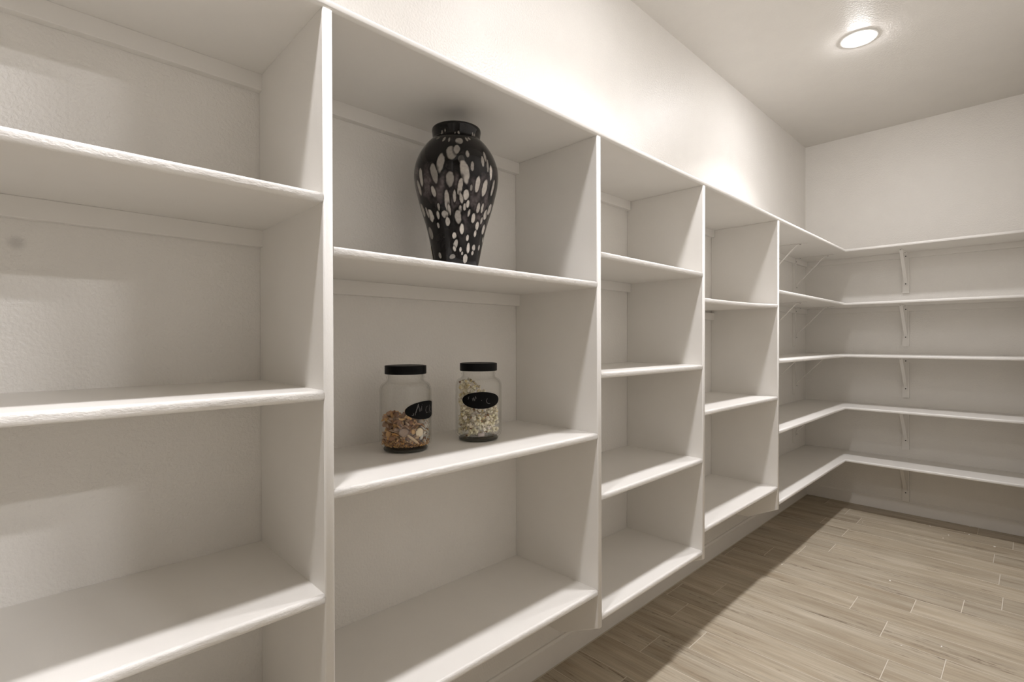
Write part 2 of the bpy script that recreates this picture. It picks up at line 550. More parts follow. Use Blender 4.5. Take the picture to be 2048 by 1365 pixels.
def bay_shelf(i, top, tilt=0.0, bow=0.0):
    y0 = DIV_Y[i] + T - 0.0005
    y1 = DIV_Y[i + 1] + 0.0015
    pr = edge_profile(D - 0.0015, T)
    N = 10
    sts = []
    for k in range(N + 1):
        s = k / N
        dz = top - T + tilt * s * s - bow * math.sin(PI * s)
        sts.append(lambda a, h, y=y0 + (y1 - y0) * s, dz=dz: (a + 0.0005, y, dz + h))
    o = link('shelf', sweep('shelf', pr, sts, [M_BOARD, M_EDGE]), unit)
    cleat_y(y0 + 0.001, y1 - 0.001, top - T - 0.0004, unit)
    return o
for top in (1.4890, 1.1240, 0.7480, 0.3850):
    bay_shelf(0, top)
for top in (1.3925, 0.9370, 0.4665):
    bay_shelf(1, top)
for top in (1.4855, 1.1190, 0.7485, 0.3850):
    bay_shelf(2, top)
bay_shelf(3, 1.3855, 0.0155, 0.0005)
bay_shelf(3, 0.9340, -0.006)
bay_shelf(3, 0.4690, -0.002)
for i in range(4):                      # nailing cleats of the bays under the long top shelf
    cleat_y(DIV_Y[i] + T + 0.001, DIV_Y[i + 1] - 0.001, S1 - 0.0004, unit)

# ------------------------------------------------------------------ corner shelves on brackets
def bracket_meshes():
    """metal shelf bracket in its own frame: +X away from the wall, Z down from the shelf; strip 22 mm wide"""
    w2, t = 0.011, 0.0025
    v, f = [], []
    def strip(pts, wd, th, y_c=0.0):
        """flat bar following pts in the XZ plane"""
        n0 = len(v)
        P = [Vector((a, 0, b_)) for a, b_ in pts]
        for i, q in enumerate(P):
            d1 = (P[min(i + 1, len(P) - 1)] - P[max(i - 1, 0)]).normalized()
            nrm = Vector((-d1.z, 0, d1.x))
            for sy, sn in ((-1, 0), (1, 0), (1, 1), (-1, 1)):
                v.append((q.x + nrm.x * th * sn, y_c + sy * wd, q.z + nrm.z * th * sn))
        for i in range(len(P) - 1):
            for a in range(4):
                b2 = (a + 1) % 4
                f.append((n0 + i * 4 + a, n0 + i * 4 + b2, n0 + i * 4 + 4 + b2, n0 + i * 4 + 4 + a))
        f.append((n0, n0 + 1, n0 + 2, n0 + 3)); e_ = n0 + (len(P) - 1) * 4
        f.append((e_ + 3, e_ + 2, e_ + 1, e_))
    strip([(0.0, -0.232), (0.0, -0.010), (0.003, -0.003), (0.010, -0.0003), (0.248, -0.0003)], w2, -t)
    arm = fix_normals(mesh('bracket', v, f, M_BRACKET, smooth=False))
    v.clear(); f.clear()
    strip([(0.2200, -0.0032), (0.1960, -0.0040), (0.1840, -0.0100), (0.0130, -0.1930), (0.0050, -0.2030), (0.0034, -0.2160), (0.0034, -0.2260)], 0.0095, 0.0025)
    brace = fix_normals(mesh('brace', v, f, M_BRACKET, smooth=False))
    def disc(c, ax):
        V, Fc = [], []
        ax = Vector(ax)
        u = Vector((0, 1, 0)); w_ = ax.cross(u)
        for k in range(10):
            a = 2 * PI * k / 10
            V.append(Vector(c) + (u * math.cos(a) + w_ * math.sin(a)) * 0.0040)
        for k in range(10):
            a = 2 * PI * k / 10
            V.append(Vector(c) + ax * 0.0016 + (u * math.cos(a) + w_ * math.sin(a)) * 0.0026)
        for k in range(10):
            k2 = (k + 1) % 10
            Fc.append((k, k2, 10 + k2, 10 + k))
        Fc.append(tuple(range(10, 20)))
        return fix_normals(mesh('screw', V, Fc, M_SCREW))
    screws = [disc((0.0028, 0, -0.026), (1, 0, 0)), disc((0.0062, 0, -0.220), (1, 0, 0)),
              disc((0.030, 0, -0.0031), (0, 0, -1)), disc((0.209, 0, -0.0062), (0, 0, -1))]
    return arm, brace, screws
BR_ARM, BR_BRACE, BR_SCREWS = bracket_meshes()

def add_bracket(parent, wall, pos, z, plate_len=0.283):
    """board nailed to the wall with the metal bracket on it"""
    tp = 0.019
    hw = 0.019
    z0 = z - plate_len
    zt = z - 0.0380
    if wall == 'left':
        me = boxes('backing_board', M_BOARD, (0.0005, tp, pos - hw, pos + hw, z0, zt))
        M = Matrix.Translation((0.0195, pos, z))
    else:
        me = boxes('backing_board', M_BOARD, (pos - hw, pos + hw, YB - tp, YB - 0.0005, z0, zt))
        M = Matrix.Translation((pos, YB - 0.0195, z)) @ Matrix.Rotation(-PI / 2, 4, 'Z')
    link('backing_board', me, parent)
    b_ = link('bracket', BR_ARM, parent); b_.matrix_local = M
    c_ = link('brace', BR_BRACE, b_)
    for s_ in BR_SCREWS:
        link('screw', s_, b_)
    return b_

def corner_shelf(z, label, y_start, brackets_left=(3.53, 4.150), bracket_back=0.636):
    t = thing('corner_shelf', (0, YB, z), label, 'shelf')
    YC = YB
    pr = edge_profile(D, T, 0.0065)
    a0 = 0.0005
    sts = [lambda a, h: (a + a0, y_start, z + h)]
    N = 6
    for k in range(1, N):
        s = k / N
        sts.append(lambda a, h, s=s: (a + a0, y_start + (YC - D - y_start) * s, z + h))
    sts.append(lambda a, h: (a + a0, YC - a0 - a, z + h))
    for k in range(1, 5):
        s = k / 4
        sts.append(lambda a, h, s=s: ((D + a0) * (1 - s) + (XR - 0.0005) * s if s > 0 else a, YC - a0 - a, z + h))
    me = sweep('shelf_board', pr, sts, [M_BOARD, M_EDGE_X])
    o = link('shelf_board', me, t); o.matrix_parent_inverse = Matrix.Translation((0, -YB, -z))
    def rel(q):
        q.matrix_parent_inverse = Matrix.Translation((0, -YB, -z))
        return q
    y_c = max(y_start, DIV_Y[4] + T) + 0.001
    rel(cleat_y(y_c, YB - 0.0005, z - 0.0004, t))
    pc = [(0, -0.0375), (0.0185, -0.0375), (0.019, -0.036), (0.019, 0), (0, 0)]
    me = sweep('cleat', pc, [lambda a, h: (0.020, YB - a - 0.0005, z - 0.0004 + h), lambda a, h: (XR - 0.001, YB - a - 0.0005, z - 0.0004 + h)], [M_BOARD, M_BOARD], 99)
    rel(link('cleat', me, t))
    for y in brackets_left:
        b_ = add_bracket(t, 'left', y, z)
    b_ = add_bracket(t, 'back', bracket_back, z)
    for ch in t.children:
        if ch.name.startswith(('bracket', 'backing')):
            ch.matrix_parent_inverse = Matrix.Translation((0, -YB, -z))
    return t

corner_shelf(S1, 'long topmost shelf board running over the dividers and around the back corner', DIV_Y[0])
corner_shelf(S2, 'L-shaped corner shelf directly under the topmost shelf at the back wall', DIV_Y[4] + T + 0.0025)
corner_shelf(S3, 'middle L-shaped corner shelf at eye level, seen nearly edge-on', DIV_Y[4] + T + 0.0025)
corner_shelf(S4, 'L-shaped corner shelf second from the floor at the back wall', DIV_Y[4] + T + 0.0025)
corner_shelf(S5, 'lowest L-shaped corner shelf just above the floor at the back wall', DIV_Y[4] + T + 0.0025)

# ------------------------------------------------------------------ vase
SPOTS = [(-0.587, 0.3249, 0.0093, 0.0093, 0, 0.55), (-0.769, 0.2898, 0.0137, 0.0182, 0, 0.5), (-0.651, 0.2994, 0.0076, 0.0121, 0, 0.5), (-1.022, 0.264, 0.0097, 0.0235, -8, 0.55), (-1.188, 0.2414, 0.0091, 0.0226, 10, 0.5), (-0.813, 0.2248, 0.0096, 0.0179, 0, 0.5), (-0.55, 0.2726, 0.0085, 0.0096, 0, 0.4), (-0.473, 0.2439, 0.0109, 0.0263, 12, 0.75), (-0.407, 0.288, 0.0044, 0.0097, 0, 0.6), (-0.299, 0.2585, 0.0045, 0.0114, 0, 0.6), (-0.021, 0.2767, 0.0046, 0.0138, 0, 0.6), (0.076, 0.2917, 0.0042, 0.0124, 0, 0.6), (0.248, 0.2566, 0.005, 0.0191, 4, 1.0), (0.129, 0.269, 0.0035, 0.0154, 0, 0.5), (-1.608, 0.2403, 0.0069, 0.0231, 0, 0.7), (-1.777, 0.2179, 0.0071, 0.0187, 8, 0.6), (-1.261, 0.1979, 0.0058, 0.0136, 10, 0.7), (-0.57, 0.2069, 0.006, 0.0193, -6, 0.75), (-0.416, 0.1896, 0.0074, 0.0119, 0, 0.9), (-0.535, 0.1808, 0.0042, 0.0113, 12, 0.7), (-0.709, 0.1855, 0.0036, 0.0134, 0, 0.7), (-0.907, 0.1724, 0.0061, 0.0268, 0, 0.7), (-0.862, 0.1526, 0.0033, 0.0119, 6, 0.7), (-0.138, 0.2175, 0.0062, 0.0186, -6, 0.85), (0.088, 0.2126, 0.0074, 0.0219, -6, 0.85), (0.42, 0.2227, 0.0052, 0.0217, -4, 0.7), (-0.294, 0.207, 0.0032, 0.0075, 0, 0.5), (-1.176, 0.161, 0.0035, 0.009, 0, 0.6), (-1.239, 0.1428, 0.0043, 0.0105, 0, 0.7), (-1.525, 0.1447, 0.0094, 0.0152, 10, 0.75), (-1.666, 0.1538, 0.0046, 0.0123, 8, 0.6), (-1.922, 0.1644, 0.0103, 0.0187, 12, 0.6), (-1.011, 0.1426, 0.008, 0.009, 40, 0.65), (-0.942, 0.1249, 0.0056, 0.0095, 0, 0.75), (-0.555, 0.1543, 0.0036, 0.0083, 0, 0.8), (-0.429, 0.1604, 0.0037, 0.0074, 0, 0.85), (-0.346, 0.1677, 0.0038, 0.0089, 0, 0.9), (-0.61, 0.1368, 0.0077, 0.0149, 8, 0.6), (-0.286, 0.1483, 0.0032, 0.009, -8, 0.7), (-0.122, 0.1364, 0.0056, 0.0114, 0, 0.9), (-0.007, 0.1625, 0.0053, 0.0115, 0, 0.8), (0.14, 0.165, 0.0043, 0.0115, 0, 0.8), (0.368, 0.1538, 0.0083, 0.0123, -8, 0.8), (0.524, 0.1702, 0.0098, 0.014, -10, 0.7), (0.237, 0.1358, 0.0039, 0.0085, 0, 0.7), (0.083, 0.1199, 0.0053, 0.0103, 0, 0.95), (-1.292, 0.1187, 0.0034, 0.0066, 8, 0.6), (-1.763, 0.1041, 0.0096, 0.0153, 12, 0.45), (-0.478, 0.1075, 0.0054, 0.0125, 0, 0.95), (0.045, 0.1004, 0.004, 0.0075, 0, 0.9), (0.477, 0.1165, 0.0073, 0.0129, -8, 0.8), (-0.252, 0.0873, 0.0039, 0.0072, 0, 0.9), (-0.738, 0.0908, 0.0054, 0.0074, 0, 0.9), (-0.693, 0.0695, 0.0054, 0.0119, -10, 0.7), (-0.739, 0.0582, 0.0036, 0.0066, 20, 0.8), (-0.501, 0.0578, 0.003, 0.006, 0, 0.8), (-0.189, 0.0615, 0.0044, 0.0132, 0, 0.9), (0.068, 0.0649, 0.0052, 0.0072, 0, 0.8), (0.406, 0.0683, 0.005, 0.0067, 0, 0.6), (0.048, 0.0512, 0.0036, 0.0051, 0, 0.8), (-0.426, 0.0481, 0.0025, 0.0039, 0, 0.8), (-1.417, 0.0443, 0.0046, 0.0075, 12, 0.6), (-0.83, 0.0394, 0.0076, 0.0054, 30, 0.5), (-0.276, 0.0354, 0.0058, 0.0114, 0, 0.75), (0.658, 0.0924, 0.0062, 0.0077, -8, 0.6), (-1.278, 0.3602, 0.0027, 0.007, 0, 0.4), (-1.134, 0.3648, 0.0014, 0.0038, 0, 0.5), (-0.71, 0.355, 0.0019, 0.0047, 0, 0.4), (-0.573, 0.3559, 0.0025, 0.0057, 0, 0.5), (0.065, 0.3611, 0.0021, 0.0058, 0, 0.5), (0.167, 0.3617, 0.0028, 0.0039, 0, 0.4), (-1.015, 0.331, 0.0033, 0.0068, -12, 0.5), (-1.252, 0.3383, 0.0053, 0.0038, 0, 0.3), (-0.858, 0.328, 0.0025, 0.0068, 0, 0.4), (-0.363, 0.3332, 0.0033, 0.0062, 14, 0.5), (-0.275, 0.3372, 0.0034, 0.0047, 20, 0.5)]
def smooth01(x):
    x = np.clip(x, 0, 1)
    return x * x * (3 - 2 * x)

def make_vase():
    vx, vy, vz = 0.175, 0.834, 1.3925
    t = thing('vase', (vx, vy, vz), 'tall black glass vase with white speckles on the upper shelf of the second bay', 'vase')
    key = [(.0, 0.0), (.048, 0.0), (.0525, .0015), (.0545, .012), (.0595, .03), (.0645, .055), (.070, .082), (.081, .129), (.0955, .176), (.1075, .223),
           (.1115, .246), (.1125, .264), (.1105, .283), (.1055, .300), (.097, .319), (.0845, .338), (.0730, .3510), (.0662, .3560), (.0638, .3590), (.0634, .3620), (.0638, .3680), (.0646, .3750), (.0656, .3810), (.0655, .3855), (.0645, .3880), (.0620, .3872), (.0595, .3800), (.0575, .3690), (.0590, .3600), (.070, .346), (.085, .330)]
    # densify along the outline with Catmull-Rom
    P = [Vector((r, z)) for r, z in key]
    prof = []
    for i in range(len(P) - 1):
        p0, p1, p2, p3 = P[max(i - 1, 0)], P[i], P[i + 1], P[min(i + 2, len(P) - 1)]
        L_ = (p2 - p1).length
        n = max(1, int(L_ / 0.0012))
        for k in range(n):
            s = k / n
            q = 0.5 * ((2 * p1) + (p2 - p0) * s + (2 * p0 - 5 * p1 + 4 * p2 - p3) * s * s + (3 * p1 - p0 - 3 * p2 + p3) * s ** 3)
            prof.append((max(q.x, 0.0), q.y))
    prof.append(key[-1])
    seg = 440
    n = len(prof)
    R = np.array([p[0] for p in prof]); Z = np.array([p[1] for p in prof])
    th = np.arange(seg) * 2 * PI / seg
    X = (R[None, :] * np.cos(th)[:, None]).ravel(); Y = (R[None, :] * np.sin(th)[:, None]).ravel(); ZZ = np.tile(Z, seg)
    V = np.stack([X, Y, ZZ], 1)
    k = np.arange(seg)[:, None]; i = np.arange(n - 1)[None, :]
    k2 = (k + 1) % seg
    Fc = np.stack([k * n + i, k2 * n + i, k2 * n + i + 1, k * n + i + 1], -1).reshape(-1, 4)
    me = mesh('vase_body', V, Fc.tolist(), M_VASE, smooth=True)
    # painted-in glass pattern
    TH, RR, HH = np.repeat(th, n), np.tile(R, seg), ZZ
    rs = np.random.RandomState(3)
    def vnoise(sx, sy, oc=3):
        out = np.zeros_like(TH); amp = 1; tot = 0
        for o_ in range(oc):
            nx, ny = int(sx * 2 ** o_), int(sy * 2 ** o_)
            g = rs.rand(nx, ny + 2)
            u = TH / (2 * PI) * nx; v_ = np.clip(HH / 0.39, 0, 1) * ny
            i0 = np.floor(u).astype(int); j0 = np.floor(v_).astype(int)
            fu, fv = smooth01(u - i0), smooth01(v_ - j0)
            a = g[i0 % nx, j0]; b_ = g[(i0 + 1) % nx, j0]; c = g[i0 % nx, j0 + 1]; d = g[(i0 + 1) % nx, j0 + 1]
            out += amp * ((a * (1 - fu) + b_ * fu) * (1 - fv) + (c * (1 - fu) + d * fu) * fv)
            tot += amp; amp *= 0.55
        return out / tot
    cloud = smooth01((vnoise(14, 9, 4) - 0.42) / 0.3) * smooth01((HH - 0.06) / 0.1) * smooth01((0.345 - HH) / 0.05)
    grain = vnoise(120, 90, 2)
    base = np.stack([0.0085 + 0.10 * cloud * (0.35 + grain), 0.0075 + 0.082 * cloud * (0.35 + grain), 0.0075 + 0.084 * cloud * (0.35 + grain)], 1)
    inside = np.tile(np.arange(n) > int(n * 0.90), seg)
    spots = list(SPOTS)
    for (a, h, rx, rz, tl, val) in SPOTS:           # the far side carries the same kind of speckles
        spots.append((a + PI + rs.uniform(-.25, .25), h + rs.uniform(-.008, .008), rx, rz, -tl, val))
        if rs.rand() < 0.0:
            spots.append((a + PI * 0.55 + rs.uniform(-.05, .05) if a > -0.4 else a - PI * 0.55, h + rs.uniform(-.01, .01), rx, rz, tl, val))
    colr = base.copy()
    wob = vnoise(60, 40, 2) - 0.5
    for (a, h, rx, rz, tl, val) in spots:
        rx, rz = rx * 1.02, rz * 1.05
        dt = (TH - a + PI) % (2 * PI) - PI
        u = dt * np.maximum(RR, 0.03); v_ = HH - h
        ct, st = math.cos(math.radians(tl)), math.sin(math.radians(tl))
        uu, vv = u * ct + v_ * st, -u * st + v_ * ct
        q = np.sqrt((uu / rx) ** 2 + (vv / rz) ** 2) + wob * 0.35
        halo = smooth01((1.9 - q) / 0.7)
        colr *= (1 - 0.75 * halo * (1 - smooth01((1.15 - q) / 0.3)))[:, None]
        f = smooth01((1.08 - q) / 0.22) * (0.80 + 0.4 * (grain - 0.2))
        tone = np.array([0.68, 0.635, 0.58]) * (val ** 1.3)
        colr = colr * (1 - np.clip(f, 0, 1)[:, None]) + tone[None, :] * np.clip(f, 0, 1)[:, None]
    colr[inside] = (0.006, 0.0055, 0.0055)
    at = me.color_attributes.new('tint', 'FLOAT_COLOR', 'POINT')
    at.data.foreach_set('color', np.concatenate([colr, np.ones((len(colr), 1))], 1).astype(np.float32).ravel())
    link('vase_body', me, t)
    # paper price sticker near the foot, on the left side
    def patch(a0, a1, z0, z1, off, mat, name, na=14):
        Vv, Fq = [], []
        for s in range(na + 1):
            a = a0 + (a1 - a0) * s / na
            for zz in (z0, z1):
                r = float(np.interp(zz, [p[1] for p in key[2:12]], [p[0] for p in key[2:12]])) + off
                Vv.append((r * math.cos(a), r * math.sin(a), zz))
        for s in range(na):
            Fq.append((2 * s, 2 * s + 2, 2 * s + 3, 2 * s + 1))
        return Vv, Fq, mesh(name, Vv, Fq, mat, smooth=True)
    st = link('price_sticker', patch(-2.75, -2.02, 0.030, 0.074, 0.0014, M_PAPER, 'price_sticker')[2], t)
    st['label'] = 'white paper price sticker'
    Vb, Fb = [], []
    a = -2.6
    rr = random.Random(2)
    while a < -2.10:
        wd = rr.choice([0.008, 0.014, 0.02])
        v_, f_, _ = patch(a, a + wd, 0.036, 0.052, 0.0018, M_INK, 'barcode', 1)
        n0 = len(Vb); Vb += v_; Fb += [tuple(q + n0 for q in ff) for ff in f_]
        a += wd + rr.choice([0.012, 0.02])
    link('barcode', mesh('barcode', Vb, Fb, M_INK), st)
    return t
make_vase()

# ------------------------------------------------------------------ glass jars
JAR_OUT = [(0.0, 0.0), (0.050, 0.0), (0.0545, 0.0015), (0.0565, 0.005), (0.0570, 0.0085), (0.0600, 0.0115), (0.0640, 0.0165), (0.0655, 0.0235), (0.0655, 0.145),
           (0.0652, 0.153), (0.0638, 0.1605), (0.0605, 0.167), (0.0555, 0.1715), (0.0505, 0.1738), (0.0475, 0.1765), (0.0468, 0.181), (0.0480, 0.1835),
           (0.0480, 0.1865), (0.0465, 0.1890), (0.0465, 0.1960), (0.0465, 0.2100)]
JAR_IN = [(0.0435, 0.2100), (0.0435, 0.180), (0.046, 0.1745), (0.053, 0.1690), (0.0585, 0.1640), (0.0613, 0.157), (0.0625, 0.148), (0.0625, 0.027), (0.060, 0.019), (0.055, 0.0145), (0.040, 0.012), (0.0, 0.0115)]

def rim_dir(px, py):
    """unit vector from a jar towards the camera position and the one to its right"""
    v = Vector((1.25295 - px, 0.0 - py, 0)).normalized()
    return v, Vector((-v.y, v.x, 0))

def oval_on_cylinder(name, mat, v, r, R, zc, th_c, hw, hh, off, inner=0.0, n=56, rings=8):
    """oval patch curved round the jar; inner > 0 makes a ring instead"""
    Vv, Fq = [], []
    for k in range(rings + 1):
        s = inner + (1 - inner) * k / rings
        for i in range(n):
            a = 2 * PI * i / n
            th = th_c + hw * s * math.cos(a)
            z = zc + hh * s * math.sin(a)
            rr = R + off * (1.0 if inner == 0 else math.sin(PI * max(0.02, min(0.98, k / rings))) )
            p = (v * math.cos(th) + r * math.sin(th)) * rr
            Vv.append((p.x, p.y, z))
    for k in range(rings):
        for i in range(n):
            j = (i + 1) % n
            Fq.append((k * n + i, k * n + j, (k + 1) * n + j, (k + 1) * n + i))
    me = mesh(name, Vv, Fq, mat, smooth=True)
    if inner == 0:
        bm = bmesh.new(); bm.from_mesh(me)
        bmesh.ops.remove_doubles(bm, verts=bm.verts, dist=1e-7)
        bm.to_mesh(me); bm.free()
    return fix_normals(me)

def strokes_on_cylinder(name, mat, v, r, R, paths, rad):
    Vv, Fq = [], []
    for path in paths:
        P = []
        for th, z in path:
            d = v * math.cos(th) + r * math.sin(th)
            P.append(Vector((d.x * R, d.y * R, z)))
        n0 = len(Vv)
        ns = 5
        for i, q in enumerate(P):
            d1 = (P[min(i + 1, len(P) - 1)] - P[max(i - 1, 0)]).normalized()
            nr = Vector((q.x, q.y, 0)).normalized()
            bn = d1.cross(nr).normalized()
            for k in range(ns):
                a = 2 * PI * k / ns
                Vv.append(q + (bn * math.cos(a) + nr * math.sin(a) * 0.4) * rad)
        for i in range(len(P) - 1):
            for k in range(ns):
                k2 = (k + 1) % ns
                Fq.append((n0 + i * ns + k, n0 + i * ns + k2, n0 + i * ns + ns + k2, n0 + i * ns + ns + k))
    return mesh(name, Vv, Fq, mat, smooth=True)

def make_jar(px, py, label, zc, th_c, border, paths, lid_r=0.0525):
    t = thing('glass_jar', (px, py, 0.9372), label, 'jar', 'lidded glass jars')
    link('jar_glass', lathe('jar_glass', JAR_OUT + JAR_IN, M_GLASS, 96), t)
    base = [(0.0, 0.0006), (0.0500, 0.0006), (0.0540, 0.0020), (0.0556, 0.0050), (0.0540, 0.0075), (0.0500, 0.0082), (0.0, 0.0082)]
    bs = link('glass_base', lathe('glass_base', base, M_GLASS_THICK, 96), t)
    bs['label'] = 'thick dark-looking glass foot'
    lid = [(0.0, 0.2155), (lid_r - 0.0035, 0.2155), (lid_r - 0.0006, 0.2150), (lid_r, 0.2138), (lid_r, 0.1945), (lid_r - 0.0008, 0.1938), (0.0475, 0.1938), (0.0475, 0.2105), (0.0, 0.2105)]
    l = link('lid', lathe('lid', lid, M_LID, 96), t)
    l['label'] = 'black screw lid'
    for p in l.data.polygons:
        p.use_smooth = abs(p.normal.z) < 0.3
    v, r = rim_dir(px, py)
    R = 0.0655
    ch = link('chalk_label', oval_on_cylinder('chalk_label', M_CHALK, v, r, R, zc, th_c, 0.86, 0.0228, 0.0008), t)
    ch['label'] = 'black oval chalkboard label'
    bd = link('label_border', oval_on_cylinder('label_border', M_GLASS, v, r, R, zc, th_c, 0.97, 0.0262, 0.0022, 0.90, 64, 6), t)
    bd['label'] = 'raised clear rim round the label'
    sc_ = link('handwriting', strokes_on_cylinder('handwriting', M_SCRIPT, v, r, R + 0.0012, paths, 0.00055), ch)
    sc_['label'] = 'pale chalk handwriting'
    return t, v, r

def px_paths(raw, cx, cy, Rz, zc, mpp):
    out = []
    for path in raw:
        q = []
        for x, y in path:
            q.append((math.asin(max(-0.985, min(0.985, (x - cx) / Rz))), zc - (y - cy) * mpp))
        # subdivide so that strokes follow the glass
        d = []
        for (a, b_), (c, e) in zip(q[:-1], q[1:]):
            for k in range(3):
                d.append((a + (c - a) * k / 3, b_ + (e - b_) * k / 3))
        d.append(q[-1])
        out.append(d)
    return out
RAW_L = [[(462, 684), (474, 692), (488, 684), (478, 672), (490, 664)],
         [(505, 690), (510, 655), (524, 605), (545, 545), (549, 562), (532, 606), (520, 628), (514, 660)],
         [(545, 560), (556, 600), (563, 650), (578, 600)], [(588, 575), (586, 640)], [(592, 556), (594, 560)],
         [(662, 588), (646, 602), (639, 640), (650, 678), (664, 668)],
         [(688, 575), (686, 640), (684, 685)], [(706, 606), (687, 642), (712, 680)]]
RAW_R = [[(300, 577), (286, 588), (296, 602), (284, 618)],
         [(342, 598), (350, 642), (358, 582), (372, 642), (386, 568), (394, 604)], [(462, 630), (470, 637)],
         [(542, 606), (528, 640), (540, 674), (560, 686), (580, 684)]]
JL = (0.1353, 0.7004)
JR = (0.160, 0.9235)
make_jar(JL[0], JL[1], 'lidded glass jar with the label turned right, a third full of brown snacks', 0.1055, 0.83, True,
         px_paths(RAW_L, 386, 635, 345, 0.1055, 0.00019))
make_jar(JR[0], JR[1], 'lidded glass jar with the label facing front, mostly full of popcorn', 0.1160, 0.13, False,
         px_paths(RAW_R, 424, 634, 328, 0.1160, 0.000178))

# ---- contents
def ico(sub):
    bm = bmesh.new()
    bmesh.ops.create_icosphere(bm, subdivisions=sub, radius=1.0)
    V = np.array([v_.co[:] for v_ in bm.verts]); Fq = [tuple(v_.index for v_ in f.verts) for f in bm.faces]
    bm.free()
    return V, Fq
ICO1, ICO2 = ico(1), ico(2)

class Heap:
    def __init__(self): self.V, self.F, self.C, self.n = [], [], [], 0
    def add(self, V, Fq, col):
        self.V.append(V); self.F += [tuple(i + self.n for i in f) for f in Fq]
        self.C.append(np.tile(np.array(list(col) + [1.0]), (len(V), 1)) if np.ndim(col) == 1 else col)
        self.n += len(V)
    def build(self, name, mat):
        me = mesh(name, np.concatenate(self.V).tolist(), self.F, mat, smooth=True)
        at = me.color_attributes.new('tint', 'FLOAT_COLOR', 'POINT')
        at.data.foreach_set('color', np.concatenate(self.C).astype(np.float32).ravel())
        return me

def rot(rs):
    q = rs.normal(size=4); q /= np.linalg.norm(q)
    w_, x, y, z = q
    return np.array([[1 - 2 * (y * y + z * z), 2 * (x * y - z * w_), 2 * (x * z + y * w_)], [2 * (x * y + z * w_), 1 - 2 * (x * x + z * z), 2 * (y * z - x * w_)],
                     [2 * (x * z - y * w_), 2 * (y * z + x * w_), 1 - 2 * (x * x + y * y)]])

def popcorn():
    rs = np.random.RandomState(11)
    v, r = rim_dir(*JR)
    H = Heap()
    count = 0
    pts = []
    tries = 0
    while tries < 9000 and len(pts) < 330:
        tries += 1
        a = rs.uniform(0, 2 * PI); rad = 0.0535 * math.sqrt(rs.uniform(0.12, 1))
        x, y = rad * math.cos(a), rad * math.sin(a)
        side = (x * r.x + y * r.y) / 0.055
        top = 0.142 - 0.022 * side + 0.014 * math.cos(2.6 * (side + 0.45))
        if rad > 0.046: top -= 0.004
        z = rs.uniform(0.0185, top)
        if any((x - p[0]) ** 2 + (y - p[1]) ** 2 + (z - p[2]) ** 2 < 0.0098 ** 2 for p in pts):
            continue
        pts.append((x, y, z))
    for x, y, z in pts:
        c0 = np.array([x, y, z])
        tone = np.array([0.93, 0.89, 0.76]) * rs.uniform(0.88, 1.05) * np.array([1, rs.uniform(0.96, 1.0), rs.uniform(0.84, 1.06)])
        for k in range(rs.randint(4, 7)):
            d = rs.normal(size=3); d /= np.linalg.norm(d)
            sz = rs.uniform(0.0032, 0.0052)
            V = ICO1[0] * (1 + 0.28 * rs.uniform(-1, 1, (len(ICO1[0]), 1)))
            V = (V * np.array([1, rs.uniform(.6, 1), rs.uniform(.6, 1)])) @ rot(rs).T * sz + c0 + d * rs.uniform(0.0030, 0.0052)
            q = np.hypot(V[:, 0], V[:, 1]); lim = 0.0612
            sc = np.where(q > lim, lim / q, 1.0)
            V[:, 0] *= sc; V[:, 1] *= sc
            V[:, 2] = np.maximum(V[:, 2], 0.0128 + 0.3 * np.maximum(0, q - 0.05))
            tc = tone * rs.uniform(0.93, 1.05)
            if rs.rand() < 0.045: tc = np.array([0.33, 0.16, 0.07]) * rs.uniform(0.5, 1.1)
            elif rs.rand() < 0.08: tc = np.array([0.74, 0.62, 0.34])
            H.add(V, ICO1[1], tc)
    o = link('popcorn', H.build('popcorn', M_FOOD), None, (JR[0], JR[1], 0.9372))
    return tag(o, 'heap of white popcorn inside the right glass jar', 'popcorn', None, 'stuff')
popcorn()

